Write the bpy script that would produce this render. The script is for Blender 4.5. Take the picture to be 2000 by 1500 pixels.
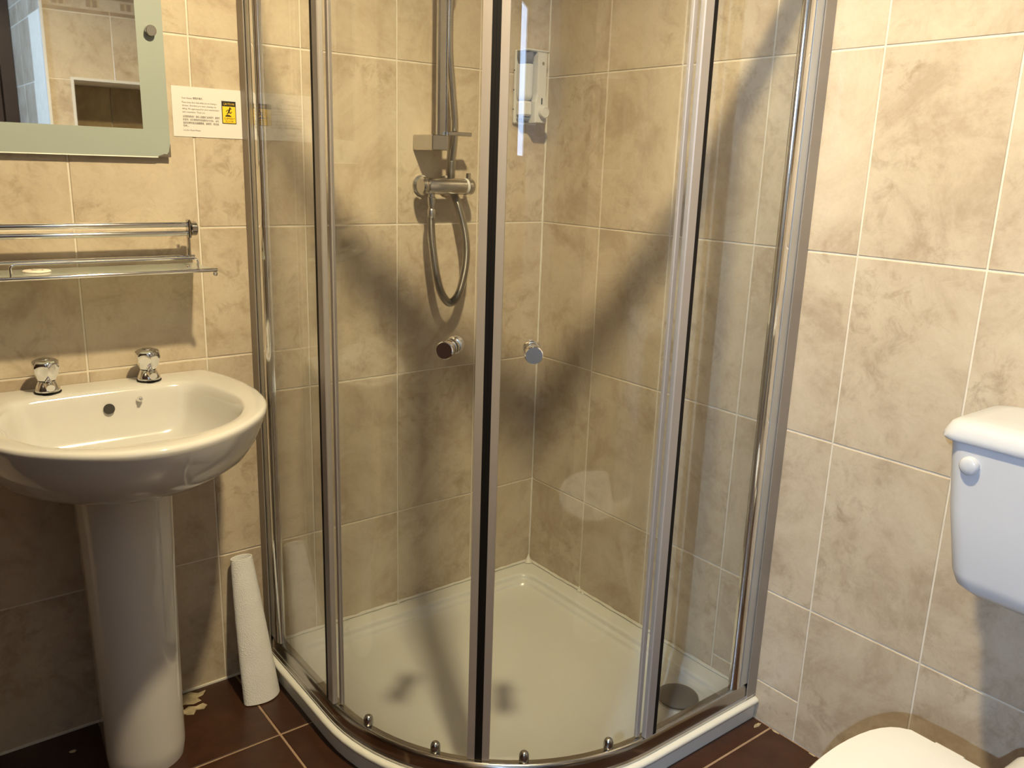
import bpy, math, random
from math import sin, cos, pi, radians
from mathutils import Vector, Matrix

for o in list(bpy.data.objects):
    bpy.data.objects.remove(o, do_unlink=True)
scene = bpy.context.scene
COL = scene.collection
random.seed(7)

# ------------------------------------------------------------------ camera
cam_data = bpy.data.cameras.new('camera')
cam = bpy.data.objects.new('camera', cam_data)
COL.objects.link(cam)
cam.location = (-1.5923, -1.9099, 1.2776)
cam.rotation_euler = (1.319118, -0.031906, -0.657484)
cam_data.sensor_width = 36.0
cam_data.lens = 1647.23 / 2000 * 36.0
cam_data.clip_start = 0.02
scene.camera = cam

# ------------------------------------------------------------------ world, exposure
scene.view_settings.view_transform = 'Standard'
scene.view_settings.look = 'None'
scene.view_settings.gamma = 1.0
scene.view_settings.use_curve_mapping = False
scene.view_settings.exposure = 0.0
world = bpy.data.worlds.new('daylight')
scene.world = world
world.use_nodes = True
bg = world.node_tree.nodes['Background']
bg.inputs['Color'].default_value = (0.58, 0.74, 1.0, 1)
bg.inputs['Strength'].default_value = 12.0

# daylight enters through the window: a portal tells the renderer where the sky is seen
WIN = dict(y0=-3.455, y1=-3.06, z0=1.30, z1=2.15)
XL = -1.85                          # left wall beside the basin
XW, YJ = -2.75, -1.76               # passage window wall; added corner keeps its light off the basin
pd = bpy.data.lights.new('window_portal', 'AREA')
pd.shape = 'RECTANGLE'
pd.size = WIN['y1'] - WIN['y0']
pd.size_y = WIN['z1'] - WIN['z0']
pd.cycles.is_portal = True
po = bpy.data.objects.new('window_portal', pd)
COL.objects.link(po)
po.location = (XW - 0.14, (WIN['y0'] + WIN['y1']) / 2, (WIN['z0'] + WIN['z1']) / 2)
po.rotation_euler = (radians(90), 0, radians(-90))

LAMP = (-0.905, -1.17, 2.38)      # ceiling downlight, placed from the shadows it casts
LAMP_POWER = 204.0
HALL_LAMP = (-2.665, -2.28, 1.70)    # cool wall light of the passage: its shadows fall beside the toilet
HALL_POWER = 150.0
HALL_COLOR = (0.47, 0.68, 1.0)
LAMP_COLOR = (1.0, 0.82, 0.49)
H = 2.40

# ------------------------------------------------------------------ materials
def new_mat(name):
    m = bpy.data.materials.new(name)
    m.use_nodes = True
    nt = m.node_tree
    return m, nt, nt.nodes['Principled BSDF']

def noise(nt, scale, detail=4, rough=0.55, dist=0.0, vec=None):
    n = nt.nodes.new('ShaderNodeTexNoise')
    n.inputs['Scale'].default_value = scale
    n.inputs['Detail'].default_value = detail
    n.inputs['Roughness'].default_value = rough
    n.inputs['Distortion'].default_value = dist
    if vec is not None:
        nt.links.new(vec, n.inputs['Vector'])
    return n

def ramp(nt, fac, stops):
    r = nt.nodes.new('ShaderNodeValToRGB')
    el = r.color_ramp.elements
    while len(el) < len(stops):
        el.new(0.5)
    for e, (p, c) in zip(el, stops):
        e.position = p
        e.color = (c[0], c[1], c[2], 1)
    nt.links.new(fac, r.inputs['Fac'])
    return r

def mixc(nt, a, b, fac, mode='MIX'):
    m = nt.nodes.new('ShaderNodeMix')
    m.data_type = 'RGBA'
    m.blend_type = mode
    for s, v in ((m.inputs[6], a), (m.inputs[7], b)):
        if isinstance(v, tuple):
            s.default_value = (v[0], v[1], v[2], 1)
        else:
            nt.links.new(v, s)
    if isinstance(fac, float):
        m.inputs[0].default_value = fac
    else:
        nt.links.new(fac, m.inputs[0])
    return m.outputs[2]

def objvec(nt, k=31.0):
    tc = nt.nodes.new('ShaderNodeTexCoord')
    oi = nt.nodes.new('ShaderNodeObjectInfo')
    sc = nt.nodes.new('ShaderNodeMath'); sc.operation = 'MULTIPLY'
    sc.inputs[1].default_value = k
    nt.links.new(oi.outputs['Random'], sc.inputs[0])
    ad = nt.nodes.new('ShaderNodeVectorMath'); ad.operation = 'ADD'
    nt.links.new(tc.outputs['Object'], ad.inputs[0])
    nt.links.new(sc.outputs[0], ad.inputs[1])
    return ad.outputs[0], oi

def bump(nt, bsdf, height, strength, dist=0.002):
    b = nt.nodes.new('ShaderNodeBump')
    b.inputs['Strength'].default_value = strength
    b.inputs['Distance'].default_value = dist
    nt.links.new(height, b.inputs['Height'])
    nt.links.new(b.outputs[0], bsdf.inputs['Normal'])

def simple(name, col, rough=0.5, metal=0.0, var=0.05, scale=20.0, spec=None, coat=0.0):
    m, nt, b = new_mat(name)
    v, oi = objvec(nt)
    n = noise(nt, scale, 3, vec=v)
    c0 = tuple(max(0, c * (1 - var)) for c in col)
    c1 = tuple(min(1, c * (1 + var)) for c in col)
    r = ramp(nt, n.outputs['Fac'], [(0.3, c0), (0.7, c1)])
    nt.links.new(r.outputs[0], b.inputs['Base Color'])
    b.inputs['Roughness'].default_value = rough
    b.inputs['Metallic'].default_value = metal
    if spec is not None:
        b.inputs['Specular IOR Level'].default_value = spec
    if coat:
        b.inputs['Coat Weight'].default_value = coat
        b.inputs['Coat Roughness'].default_value = 0.05
    return m

def stone_tile(name, light, mid, dark, rough=0.26):
    m, nt, b = new_mat(name)
    v, oi = objvec(nt)
    n1 = noise(nt, 6.0, 8, 0.68, 0.5, v)
    n2 = noise(nt, 22.0, 8, 0.72, 0.6, v)
    n3 = noise(nt, 110.0, 4, 0.65, 0.2, v)
    n4 = noise(nt, 3.2, 3, 0.5, 0.3, v)
    base = ramp(nt, n1.outputs['Fac'], [(0.36, dark), (0.5, mid), (0.62, light)])
    # darker mottling gathers in patches
    patch = ramp(nt, n4.outputs['Fac'], [(0.42, (0.10, 0.10, 0.10)), (0.62, (1, 1, 1))])
    veins = ramp(nt, n2.outputs['Fac'], [(0.50, (0, 0, 0)), (0.72, (0.85, 0.85, 0.85))])
    vm = mixc(nt, veins.outputs[0], patch.outputs[0], 1.0, 'MULTIPLY')
    c = mixc(nt, base.outputs[0], tuple(d * k for d, k in zip(dark, (0.72, 0.68, 0.62))), vm)
    fine = ramp(nt, n3.outputs['Fac'], [(0.3, (0.94, 0.93, 0.91)), (0.7, (1, 1, 1))])
    c = mixc(nt, c, fine.outputs[0], 1.0, 'MULTIPLY')
    jit = ramp(nt, oi.outputs['Random'], [(0.0, (0.93, 0.92, 0.91)), (1.0, (1.0, 1.0, 1.0))])
    c = mixc(nt, c, jit.outputs[0], 1.0, 'MULTIPLY')
    nt.links.new(c, b.inputs['Base Color'])
    b.inputs['Roughness'].default_value = rough
    b.inputs['Specular IOR Level'].default_value = 0.45
    bump(nt, b, n1.outputs['Fac'], 0.12, 0.004)
    return m

def thin_glass(name, tint, rough=0.0, ior=1.5, haze=0.0):
    m = bpy.data.materials.new(name)
    m.use_nodes = True
    nt = m.node_tree
    nt.nodes.clear()
    out = nt.nodes.new('ShaderNodeOutputMaterial')
    tr = nt.nodes.new('ShaderNodeBsdfTransparent')
    tr.inputs['Color'].default_value = (*tint, 1)
    gl = nt.nodes.new('ShaderNodeBsdfGlossy')
    gl.inputs['Roughness'].default_value = rough
    gl.inputs['Color'].default_value = (1, 1, 1, 1)
    geo = nt.nodes.new('ShaderNodeNewGeometry')
    mx = nt.nodes.new('ShaderNodeMix'); mx.data_type = 'FLOAT'
    mx.inputs[2].default_value = ior
    mx.inputs[3].default_value = 1 / ior
    nt.links.new(geo.outputs['Backfacing'], mx.inputs[0])
    fr = nt.nodes.new('ShaderNodeFresnel')
    nt.links.new(mx.outputs[0], fr.inputs['IOR'])
    ms = nt.nodes.new('ShaderNodeMixShader')
    nt.links.new(fr.outputs[0], ms.inputs[0])
    src = tr.outputs[0]
    if haze:
        df = nt.nodes.new('ShaderNodeBsdfDiffuse')
        df.inputs['Color'].default_value = (0.75, 0.77, 0.74, 1)
        tc = nt.nodes.new('ShaderNodeTexCoord')
        n = noise(nt, 3.0, 6, 0.6, 0.8, tc.outputs['Object'])
        r = ramp(nt, n.outputs['Fac'], [(0.4, ((0.2 if haze < 0.1 else 0.85) * haze,) * 3), (0.75, (haze,) * 3)])
        m2 = nt.nodes.new('ShaderNodeMixShader')
        nt.links.new(r.outputs[0], m2.inputs[0])
        nt.links.new(tr.outputs[0], m2.inputs[1])
        tl = nt.nodes.new('ShaderNodeBsdfTranslucent')
        tl.inputs['Color'].default_value = (0.86, 0.90, 0.84, 1)
        m3 = nt.nodes.new('ShaderNodeMixShader')
        m3.inputs[0].default_value = 0.6
        nt.links.new(df.outputs[0], m3.inputs[1])
        nt.links.new(tl.outputs[0], m3.inputs[2])
        nt.links.new(m3.outputs[0], m2.inputs[2])
        src = m2.outputs[0]
    nt.links.new(src, ms.inputs[1])
    nt.links.new(gl.outputs[0], ms.inputs[2])
    nt.links.new(ms.outputs[0], out.inputs['Surface'])
    return m

M = {}
M['tile'] = stone_tile('cream_stone_tile', (0.60, 0.515, 0.395), (0.552, 0.463, 0.350), (0.452, 0.362, 0.265))
M['niche_shade_tile'] = stone_tile('shade_brown_niche_tile', (0.30, 0.22, 0.12), (0.26, 0.19, 0.10), (0.21, 0.15, 0.08))  # shade of the unlit niche is put into this darker colour
M['grout'] = simple('pale_grout', (0.67, 0.61, 0.51), 0.8, var=0.06, scale=30)
M['floor_tile'] = stone_tile('dark_brown_floor_tile', (0.060, 0.024, 0.013), (0.048, 0.019, 0.010), (0.036, 0.014, 0.008), 0.30)
M['floor_grout'] = simple('floor_grout', (0.30, 0.20, 0.13), 0.85, var=0.12, scale=25)
M['plaster'] = simple('white_plaster', (0.80, 0.78, 0.74), 0.8)
M['ceiling_paint'] = simple('ceiling_paint', (0.45, 0.42, 0.38), 0.85)
M['low_bounce_hall_paint'] = simple('low_bounce_hall_paint', (0.20, 0.17, 0.14), 0.8)  # unseen passage walls darkened to cut the cool light they bounce
M['ceramic'] = simple('white_ceramic', (0.585, 0.565, 0.53), 0.07, var=0.01, scale=4, coat=0.3)
M['acrylic'] = simple('white_acrylic', (0.68, 0.67, 0.615), 0.22, var=0.02, scale=5)
M['plastic'] = simple('white_plastic', (0.62, 0.61, 0.59), 0.25, var=0.02, scale=6)
M['cistern'] = simple('white_cistern_plastic', (0.52, 0.535, 0.58), 0.22, var=0.01, scale=6)
M['chrome'] = simple('chrome', (0.80, 0.80, 0.80), 0.07, 1.0, var=0.03, scale=8)
M['satin'] = simple('satin_steel', (0.58, 0.56, 0.53), 0.24, 1.0, var=0.05, scale=8)
M['dull_chrome'] = simple('dull_chrome', (0.48, 0.46, 0.43), 0.17, 1.0, var=0.06, scale=10)
M['profile'] = simple('satin_aluminium', (0.38, 0.34, 0.315), 0.36, 0.25, var=0.03, scale=8)
M['post'] = simple('anodised_post', (0.50, 0.50, 0.49), 0.33, 0.55, var=0.03, scale=8)
M['channel'] = simple('shaded_channel', (0.30, 0.265, 0.235), 0.42, 0.3, var=0.05, scale=8)  # unlit look of the left channel is put into this dark colour
M['seal'] = simple('black_rubber_seal', (0.006, 0.005, 0.005), 0.6, var=0.1, spec=0.2)
M['dark'] = simple('dark_recess', (0.02, 0.017, 0.013), 0.5, var=0.1)
M['silicone'] = simple('white_silicone', (0.70, 0.67, 0.59), 0.45, var=0.04, scale=40)
M['glass'] = thin_glass('shower_glass', (0.974, 0.986, 0.980), 0.0, 1.5, 0.018)
M['shelf_glass'] = thin_glass('shelf_glass', (0.80, 0.84, 0.77), 0.06, 1.5, 0.75)
M['window_glass'] = thin_glass('window_glass', (0.95, 0.97, 1.0), 0.0, 1.45)
M['paper'] = simple('white_paper', (0.70, 0.665, 0.63), 0.7, var=0.02, scale=9)
M['ink'] = simple('grey_ink', (0.10, 0.085, 0.075), 0.7, var=0.1)
M['black_ink'] = simple('black_ink', (0.012, 0.010, 0.008), 0.6, var=0.1)
M['yellow'] = simple('caution_yellow', (0.90, 0.58, 0.02), 0.5, var=0.03)
M['frost'] = simple('frosted_mirror_border', (0.33, 0.37, 0.335), 0.42, var=0.03, scale=3)
M['bevel'] = simple('polished_glass_edge', (0.88, 0.90, 0.80), 0.12, var=0.02)
M['drain'] = simple('grey_drain_cover', (0.16, 0.145, 0.125), 0.38, var=0.1, scale=12)
M['wood'] = simple('dark_door_wood', (0.030, 0.012, 0.008), 0.35, var=0.3, scale=6)
M['brown'] = simple('brown_listello', (0.36, 0.27, 0.18), 0.35, var=0.15, scale=14)
M['soap'] = simple('soap_wrapper', (0.86, 0.80, 0.68), 0.5, var=0.03)
M['soap_print'] = simple('brown_print', (0.22, 0.12, 0.06), 0.6, var=0.1)
M['tank_grey'] = simple('smoky_plastic', (0.17, 0.18, 0.22), 0.15, var=0.05)
M['liquid'] = simple('pale_soap_liquid', (0.60, 0.62, 0.66), 0.12, var=0.05, scale=10)
M['tape'] = thin_glass('milky_tape', (0.90, 0.90, 0.93), 0.3, 1.3, 0.65)

def towel_mat():
    m, nt, b = new_mat('embossed_paper_towel')
    tc = nt.nodes.new('ShaderNodeTexCoord')
    vo = nt.nodes.new('ShaderNodeTexVoronoi')
    vo.inputs['Scale'].default_value = 330
    nt.links.new(tc.outputs['Object'], vo.inputs['Vector'])
    n = noise(nt, 12, 3, vec=tc.outputs['Object'])
    r = ramp(nt, n.outputs['Fac'], [(0.3, (0.60, 0.59, 0.575)), (0.7, (0.66, 0.65, 0.635))])
    nt.links.new(r.outputs[0], b.inputs['Base Color'])
    b.inputs['Roughness'].default_value = 0.9
    bump(nt, b, vo.outputs['Distance'], 0.45, 0.002)
    return m
M['towel'] = towel_mat()

def mirror_mat():
    m, nt, b = new_mat('silvered_mirror')
    tc = nt.nodes.new('ShaderNodeTexCoord')
    n = noise(nt, 4, 2, vec=tc.outputs['Object'])
    r = ramp(nt, n.outputs['Fac'], [(0.3, (0.90, 0.92, 0.88)), (0.7, (0.92, 0.93, 0.90))])
    nt.links.new(r.outputs[0], b.inputs['Base Color'])
    b.inputs['Metallic'].default_value = 1
    b.inputs['Roughness'].default_value = 0.015
    return m
M['mirror'] = mirror_mat()

def lamp_mat(name, col):
    m = bpy.data.materials.new(name)
    m.use_nodes = True
    nt = m.node_tree
    b = nt.nodes['Principled BSDF']
    b.inputs['Emission Color'].default_value = (*col, 1)
    b.inputs['Emission Strength'].default_value = 25
    return m
M['bulb'] = lamp_mat('lit_bulb', LAMP_COLOR)
M['cool_bulb'] = lamp_mat('lit_cool_bulb', HALL_COLOR)

# ------------------------------------------------------------------ mesh helpers
class MB:
    """collects faces in world coordinates and links them as one mesh object"""
    def __init__(self):
        self.v, self.f = [], []
    def add(self, vs, fs):
        n = len(self.v)
        self.v += [tuple(p) for p in vs]
        self.f += [tuple(i + n for i in f) for f in fs]
        return self
    def box(self, a, b, bev=0.0):
        x0, x1 = sorted((a[0], b[0])); y0, y1 = sorted((a[1], b[1])); z0, z1 = sorted((a[2], b[2]))
        if bev <= 0:
            vs = [(x0,y0,z0),(x1,y0,z0),(x1,y1,z0),(x0,y1,z0),(x0,y0,z1),(x1,y0,z1),(x1,y1,z1),(x0,y1,z1)]
            return self.add(vs, [(0,3,2,1),(4,5,6,7),(0,1,5,4),(1,2,6,5),(2,3,7,6),(3,0,4,7)])
        e = min(bev, (x1-x0)/2.01, (y1-y0)/2.01, (z1-z0)/2.01)
        xs, ys, zs = (x0, x0+e, x1-e, x1), (y0, y0+e, y1-e, y1), (z0, z0+e, z1-e, z1)
        def octo(ex, ey):   # chamfered rectangle, 8 points
            return [(x0+ex+e, y0+ey), (x1-ex-e, y0+ey), (x1-ex, y0+ey+e), (x1-ex, y1-ey-e),
                    (x1-ex-e, y1-ey), (x0+ex+e, y1-ey), (x0+ex, y1-ey-e), (x0+ex, y0+ey+e)]
        in_ = min(e, (x1-x0)/4, (y1-y0)/4)
        def octi():
            k = e * 0.999
            return [(x0+e, y0+e), (x1-e, y0+e), (x1-e, y0+e), (x1-e, y1-e), (x1-e, y1-e), (x0+e, y1-e), (x0+e, y1-e), (x0+e, y0+e)]
        rings = []
        for z, o in ((z0, octi()), (z0+e, octo(0, 0)), (z1-e, octo(0, 0)), (z1, octi())):
            rings.append([(p[0], p[1], z) for p in o])
        return self.loft(rings, cap0=False, cap1=False).add(
            [(x0+e,y0+e,z0),(x1-e,y0+e,z0),(x1-e,y1-e,z0),(x0+e,y1-e,z0)], [(3,2,1,0)]).add(
            [(x0+e,y0+e,z1),(x1-e,y0+e,z1),(x1-e,y1-e,z1),(x0+e,y1-e,z1)], [(0,1,2,3)])
    def loft(self, rings, cap0=True, cap1=True, closed=True):
        n = len(rings[0]); vs = []; fs = []
        for r in rings: vs += list(r)
        m = n if closed else n - 1
        for i in range(len(rings) - 1):
            for j in range(m):
                k = (j + 1) % n
                fs.append((i*n+j, i*n+k, (i+1)*n+k, (i+1)*n+j))
        if cap0: fs.append(tuple(range(n-1, -1, -1)))
        if cap1: fs.append(tuple((len(rings)-1)*n + j for j in range(n)))
        return self.add(vs, fs)
    def lathe(self, prof, origin, axis=(0,0,1), n=24, squash=None, caps=True):
        """prof = list of (radius, distance along axis)"""
        ax = Vector(axis).normalized()
        t = Vector((0,0,1)) if abs(ax.z) < 0.9 else Vector((1,0,0))
        u = ax.cross(t).normalized(); w = ax.cross(u).normalized()
        o = Vector(origin); rings = []
        for r, h in prof:
            rings.append([o + ax*h + u*(r*cos(2*pi*j/n)) + w*(r*sin(2*pi*j/n)) for j in range(n)])
        return self.loft(rings, caps, caps)
    def tube(self, pts, r, n=10, rx=None):
        pts = [Vector(p) for p in pts]; rings = []
        up = None
        for i, p in enumerate(pts):
            d = (pts[min(i+1, len(pts)-1)] - pts[max(i-1, 0)]).normalized()
            if up is None:
                up = d.cross(Vector((0,0,1)) if abs(d.z) < 0.9 else Vector((0,1,0))).normalized()
            up = (up - d*up.dot(d)).normalized()
            w = d.cross(up)
            rr = r[i] if isinstance(r, (list, tuple)) else r
            rings.append([p + up*(rr*cos(2*pi*j/n)) + w*(rr*sin(2*pi*j/n)) for j in range(n)])
        return self.loft(rings)
    def build(self, name, mat, parent=None, smooth=False, angle=None, kind=None):
        org = Vector((0, 0, 0))
        p = parent
        while p is not None:
            org += p.location
            p = p.parent
        me = bpy.data.meshes.new(name)
        me.from_pydata([(x-org.x, y-org.y, z-org.z) for x, y, z in self.v], [], self.f)
        me.validate()
        bm_fix(me)
        me.materials.append(M[mat] if isinstance(mat, str) else mat)
        if smooth:
            for pl in me.polygons: pl.use_smooth = True
            me.set_sharp_from_angle(angle=radians(angle or 40))
        o = bpy.data.objects.new(name, me)
        COL.objects.link(o)
        if parent: o.parent = parent
        if kind: o['kind'] = kind
        return o

import bmesh
def bm_fix(me):
    bm = bmesh.new(); bm.from_mesh(me)
    bmesh.ops.remove_doubles(bm, verts=bm.verts, dist=1e-6)
    bmesh.ops.recalc_face_normals(bm, faces=bm.faces)
    bm.to_mesh(me); bm.free()

def tag(o, label, cat, group=None):
    o['label'] = label; o['category'] = cat
    if group: o['group'] = group
    return o

def thing(name, loc, label, cat, group=None):
    o = bpy.data.objects.new(name, None)
    o.empty_display_size = 0.05
    COL.objects.link(o)
    o.location = loc
    return tag(o, label, cat, group)

def spline(pts, n=8):
    """Catmull-Rom through pts"""
    P = [Vector(p) for p in pts]; out = []
    for i in range(len(P) - 1):
        a, b, c, d = P[max(i-1,0)], P[i], P[i+1], P[min(i+2, len(P)-1)]
        for k in range(n):
            t = k / n
            out.append(0.5*((2*b) + (c-a)*t + (2*a-5*b+4*c-d)*t*t + (3*b-a-3*c+d)*t**3))
    out.append(P[-1])
    return out

# ------------------------------------------------------------------ tiles
_tile_cache = {}
def tile_mesh(w, h, axis, mat, sgn, t=0.0075, ch=0.0012):
    """w along the wall, h up (or along y for floors); front face on the plane, body behind"""
    key = (round(w, 4), round(h, 4), axis, mat, sgn)
    if key in _tile_cache: return _tile_cache[key]
    a, b = w/2, h/2
    ring = lambda e, d: [(-a+e, d, -b+e), (a-e, d, -b+e), (a-e, d, b-e), (-a+e, d, b-e)]
    mb = MB().loft([ring(0, t), ring(0, ch), ring(ch, 0)], cap0=False)
    if axis == 'y':   vs = [(x, d*sgn, z) for x, d, z in mb.v]
    elif axis == 'x': vs = [(d*sgn, x, z) for x, d, z in mb.v]
    else:             vs = [(x, z, d*sgn) for x, d, z in mb.v]
    me = bpy.data.meshes.new('tile')
    me.from_pydata(vs, [], mb.f)
    bm_fix(me)
    me.materials.append(M[mat])
    _tile_cache[key] = me
    return me

def cut(rect, hole):
    a0, a1, b0, b1 = rect; h0, h1, k0, k1 = hole
    if a1 <= h0 or a0 >= h1 or b1 <= k0 or b0 >= k1: return [rect]
    out = []
    if a0 < h0: out.append((a0, h0, b0, b1))
    if a1 > h1: out.append((h1, a1, b0, b1))
    m0, m1 = max(a0, h0), min(a1, h1)
    if b0 < k0: out.append((m0, m1, b0, k0))
    if b1 > k1: out.append((m0, m1, k1, b1))
    return out

def lay_tiles(parent, axis, plane, sgn, rects, mat='tile', gap=0.0037, holes=()):
    """sgn: direction from the face into the wall along the axis"""
    for h in holes:
        rects = [r for q in rects for r in cut(q, h)]
    for a0, a1, b0, b1 in rects:
        w, h = a1 - a0 - gap, b1 - b0 - gap
        if w < 0.006 or h < 0.006: continue
        o = bpy.data.objects.new('tile', tile_mesh(w, h, axis, mat, sgn))
        ca, cb = (a0+a1)/2, (b0+b1)/2
        e = random.uniform(-0.0003, 0.0003)
        o.location = {'y': (ca, plane+e, cb), 'x': (plane+e, ca, cb), 'z': (ca, cb, plane+e)}[axis]
        COL.objects.link(o)
        o.parent = parent

def grid(cols, rows):
    return [(c0, c1, r0, r1) for c0, c1 in zip(cols, cols[1:]) for r0, r1 in zip(rows, rows[1:])]

ROWS = [0.0, 0.338, 0.7324, 1.1267, 1.5211, 1.9155, 2.31, H]
YF, YE, XR = -2.60, -3.47, -0.80     # front wall, end of the passage, return wall
GR = 0.0016                          # grout lies this far behind the tile faces

# ------------------------------------------------------------------ setting
def struct(name, mb, mat):
    o = mb.build(name, mat)
    o['kind'] = 'structure'
    return o

# back wall
wb = struct('wall_back', MB().box((XL-0.15, GR, -0.05), (0.15, 0.12, H+0.05)), 'grout')
cols_b = [XL, -1.732, -1.482, -1.232, -0.982, -0.862]
rows_l = [0.0, 0.338, 0.7324, 0.832, 1.1267, 1.5211, 1.9155, 2.31, H]
r1 = grid(cols_b[:-1], rows_l) + [(-0.982, -0.862, a, b) for a, b in zip(rows_l[:4], rows_l[1:4])]
# the tile that passes behind the shower frame is whole above the splash row
r1 += [(-0.982, -0.862, 0.832, 1.1267), (-0.862, -0.732, 0.7324, 1.1267)]
r1 += [(-0.862, -0.732, a, b) for a, b in ((0.0, 0.338), (0.338, 0.7324))]
r1 += [(-0.982, -0.732, a, b) for a, b in zip(ROWS[3:], ROWS[4:])]
r1 += grid([-0.732, -0.482, -0.232, 0.0], ROWS)
lay_tiles(wb, 'y', 0.0, 1, r1)

# right wall
wr = struct('wall_right', MB().box((GR, YF-0.12, -0.05), (0.12, 0.15, H+0.05)), 'grout')
cols_r = [YF, -2.489, -2.239, -1.989, -1.739, -1.489, -1.239, -0.989, -0.739, -0.489, -0.239, 0.0]
rr = [q for q in grid(cols_r, ROWS) if not (abs(q[0]+0.989) < 1e-6 and q[2] == 0.0)]
rr += [(-0.989, -0.739, 0.103, 0.338), (-0.989, -0.739, 0.0, 0.103)]
lay_tiles(wr, 'x', 0.0, 1, rr)

# front wall with a tiled niche
NI = (-0.69, -0.24, 1.28, 1.602)
mbf = MB()
for a0, a1, b0, b1 in cut((XR, 0.15, -0.05, H+0.05), NI):
    mbf.box((a0, YF-0.32, b0), (a1, YF-GR, b1))
mbf.box((XR+0.13, YF-0.40, -0.05), (0.15, YF-0.32, H+0.05))
wf = struct('wall_front', mbf, 'grout')
rows_f = [0.0, 0.30, 0.595, 0.89, 1.18, 1.31, 1.602, 1.893, 1.985, 2.27, H]
cols_f = [XR, -0.513, -0.226, 0.0]
rf = [q for q in grid(cols_f, rows_f) if abs(q[2]-1.893) > 1e-6]
lay_tiles(wf, 'y', YF, -1, rf, holes=[NI])
# niche lining, its shade put into a dark tile colour, and white edge trim
lay_tiles(wf, 'y', YF-0.313, -1, grid([NI[0], -0.465, NI[1]], [NI[2], NI[3]]), 'niche_shade_tile')
tr = MB()
tr.box((NI[0]-0.012, YF+0.003, NI[2]-0.012), (NI[0], YF-0.02, NI[3]+0.012))
tr.box((NI[1], YF+0.003, NI[2]-0.012), (NI[1]+0.012, YF-0.02, NI[3]+0.012))
tr.box((NI[0], YF+0.003, NI[3]), (NI[1], YF-0.02, NI[3]+0.012))
tr.box((NI[0], YF+0.003, NI[2]-0.012), (NI[1], YF-0.02, NI[2]))
tr.build('niche_trim', 'plastic', wf)
# decorative border of brown listello and small squares
def border_piece(lo, hi, mat='brown'):
    return MB().box(lo, hi).build('border_piece', mat, wf)
x = XR
border_back = MB().box((XR, YF-0.001, 1.897), (0, YF-0.02, 1.981)).build('border_strip', 'tile', wf)
while x < -0.01:
    x2 = min(x + 0.287, 0)
    border_piece((x+0.003, YF+0.001, 1.897), (x2-0.003, YF-0.008, 1.912))
    border_piece((x+0.003, YF+0.001, 1.966), (x2-0.003, YF-0.008, 1.981))
    for k in (0.05, 0.078, 0.19, 0.218):
        if x + k + 0.018 < x2:
            border_piece((x+k, YF+0.001, 1.924), (x+k+0.018, YF-0.008, 1.954))
    x = x2

# return wall of the passage (its outer corner carries a white edge trim)
wt = struct('wall_return', MB().box((XR+GR, YE-0.1, -0.05), (XR+0.12, YF-0.33, H+0.05)), 'grout')
lay_tiles(wt, 'x', XR, 1, grid([YE, -3.19, -2.90, YF-0.012], rows_f))
struct('trim_1', MB().box((XR-0.004, YF-0.010, 0.001), (XR-0.0005, YF+0.004, H-0.001)).box((XR-0.0005, YF+0.0005, 0.001), (XR+0.008, YF+0.004, H-0.001)), 'plastic')

# end wall with a dark door
we = struct('wall_end', MB().box((XW-0.15, YE-0.12, -0.05), (XR+0.12, YE, H+0.05)), 'low_bounce_hall_paint')
d1 = struct('door_1', MB().box((-1.75, YE, 0.003), (-0.87, YE+0.04, 2.02), 0.004), 'wood')
for (za, zb) in ((0.15, 0.95), (1.10, 1.90)):
    for (xa, xb) in ((-1.65, -1.36), (-1.26, -0.97)):
        MB().box((xa, YE+0.03, za), (xb, YE+0.048, zb), 0.008).build('door_panel', 'wood', d1)
MB().lathe([(0.005, 0), (0.012, 0.02), (0.024, 0.035), (0.026, 0.05), (0.012, 0.06)], (-1.68, YE+0.04, 1.0), (0, 1, 0), 20).build('door_knob', 'satin', d1, True)
struct('trim_2', MB().box((-1.83, YE, 0), (-1.755, YE+0.05, 2.10)).box((-0.865, YE, 0), (-0.803, YE+0.05, 2.10)).box((-1.755, YE, 2.025), (-0.865, YE+0.05, 2.10)), 'wood')

# left wall with the window
wl = struct('wall_left', MB().box((XL-0.12, YJ, -0.05), (XL-GR, 0.12, H+0.05)), 'grout')
lay_tiles(wl, 'x', XL, -1, grid([YJ] + [-1.50+0.25*k for k in range(6)] + [0.0], ROWS))
d2 = struct('added_dark_cover', MB().box((XL+0.0006, -1.46, 0.003), (XL+0.036, -0.10, 2.05), 0.004), 'wood')  # unseen dark leaf added to cut light bouncing under the basin
for (za, zb) in ((0.15, 0.95), (1.10, 1.90)):
    for (ya, yb) in ((-1.34, -0.86), (-0.70, -0.22)):
        MB().box((XL+0.030, ya, za), (XL+0.044, yb, zb), 0.006).build('door_panel', 'wood', d2)
MB().lathe([(0.022, 0), (0.024, 0.004), (0.010, 0.010), (0.010, 0.030), (0.022, 0.040), (0.024, 0.052), (0.012, 0.060)], (XL+0.036, -1.40, 1.0), (1, 0, 0), 20).build('door_knob', 'satin', d2, True)
wj = struct('added_wall_jog', MB().box((XW-0.15, YJ+GR, -0.05), (XL-0.12, YJ+0.12, H+0.05)).box((XL-0.12, YJ, -0.05), (XL-GR, YJ-0.001+GR, H+0.05)), 'low_bounce_hall_paint')  # unseen step added so the left wall blocks passage light from the basin
HOLE = (WIN['y0'], WIN['y1'], WIN['z0'], WIN['z1'])
mbl = MB()
for a0, a1, b0, b1 in cut((YE-0.12, YJ+0.12, -0.05, H+0.05), HOLE):
    mbl.box((XW-0.15, a0, b0), (XW-GR, a1, b1))
ww = struct('wall_window', mbl, 'low_bounce_hall_paint')
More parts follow.
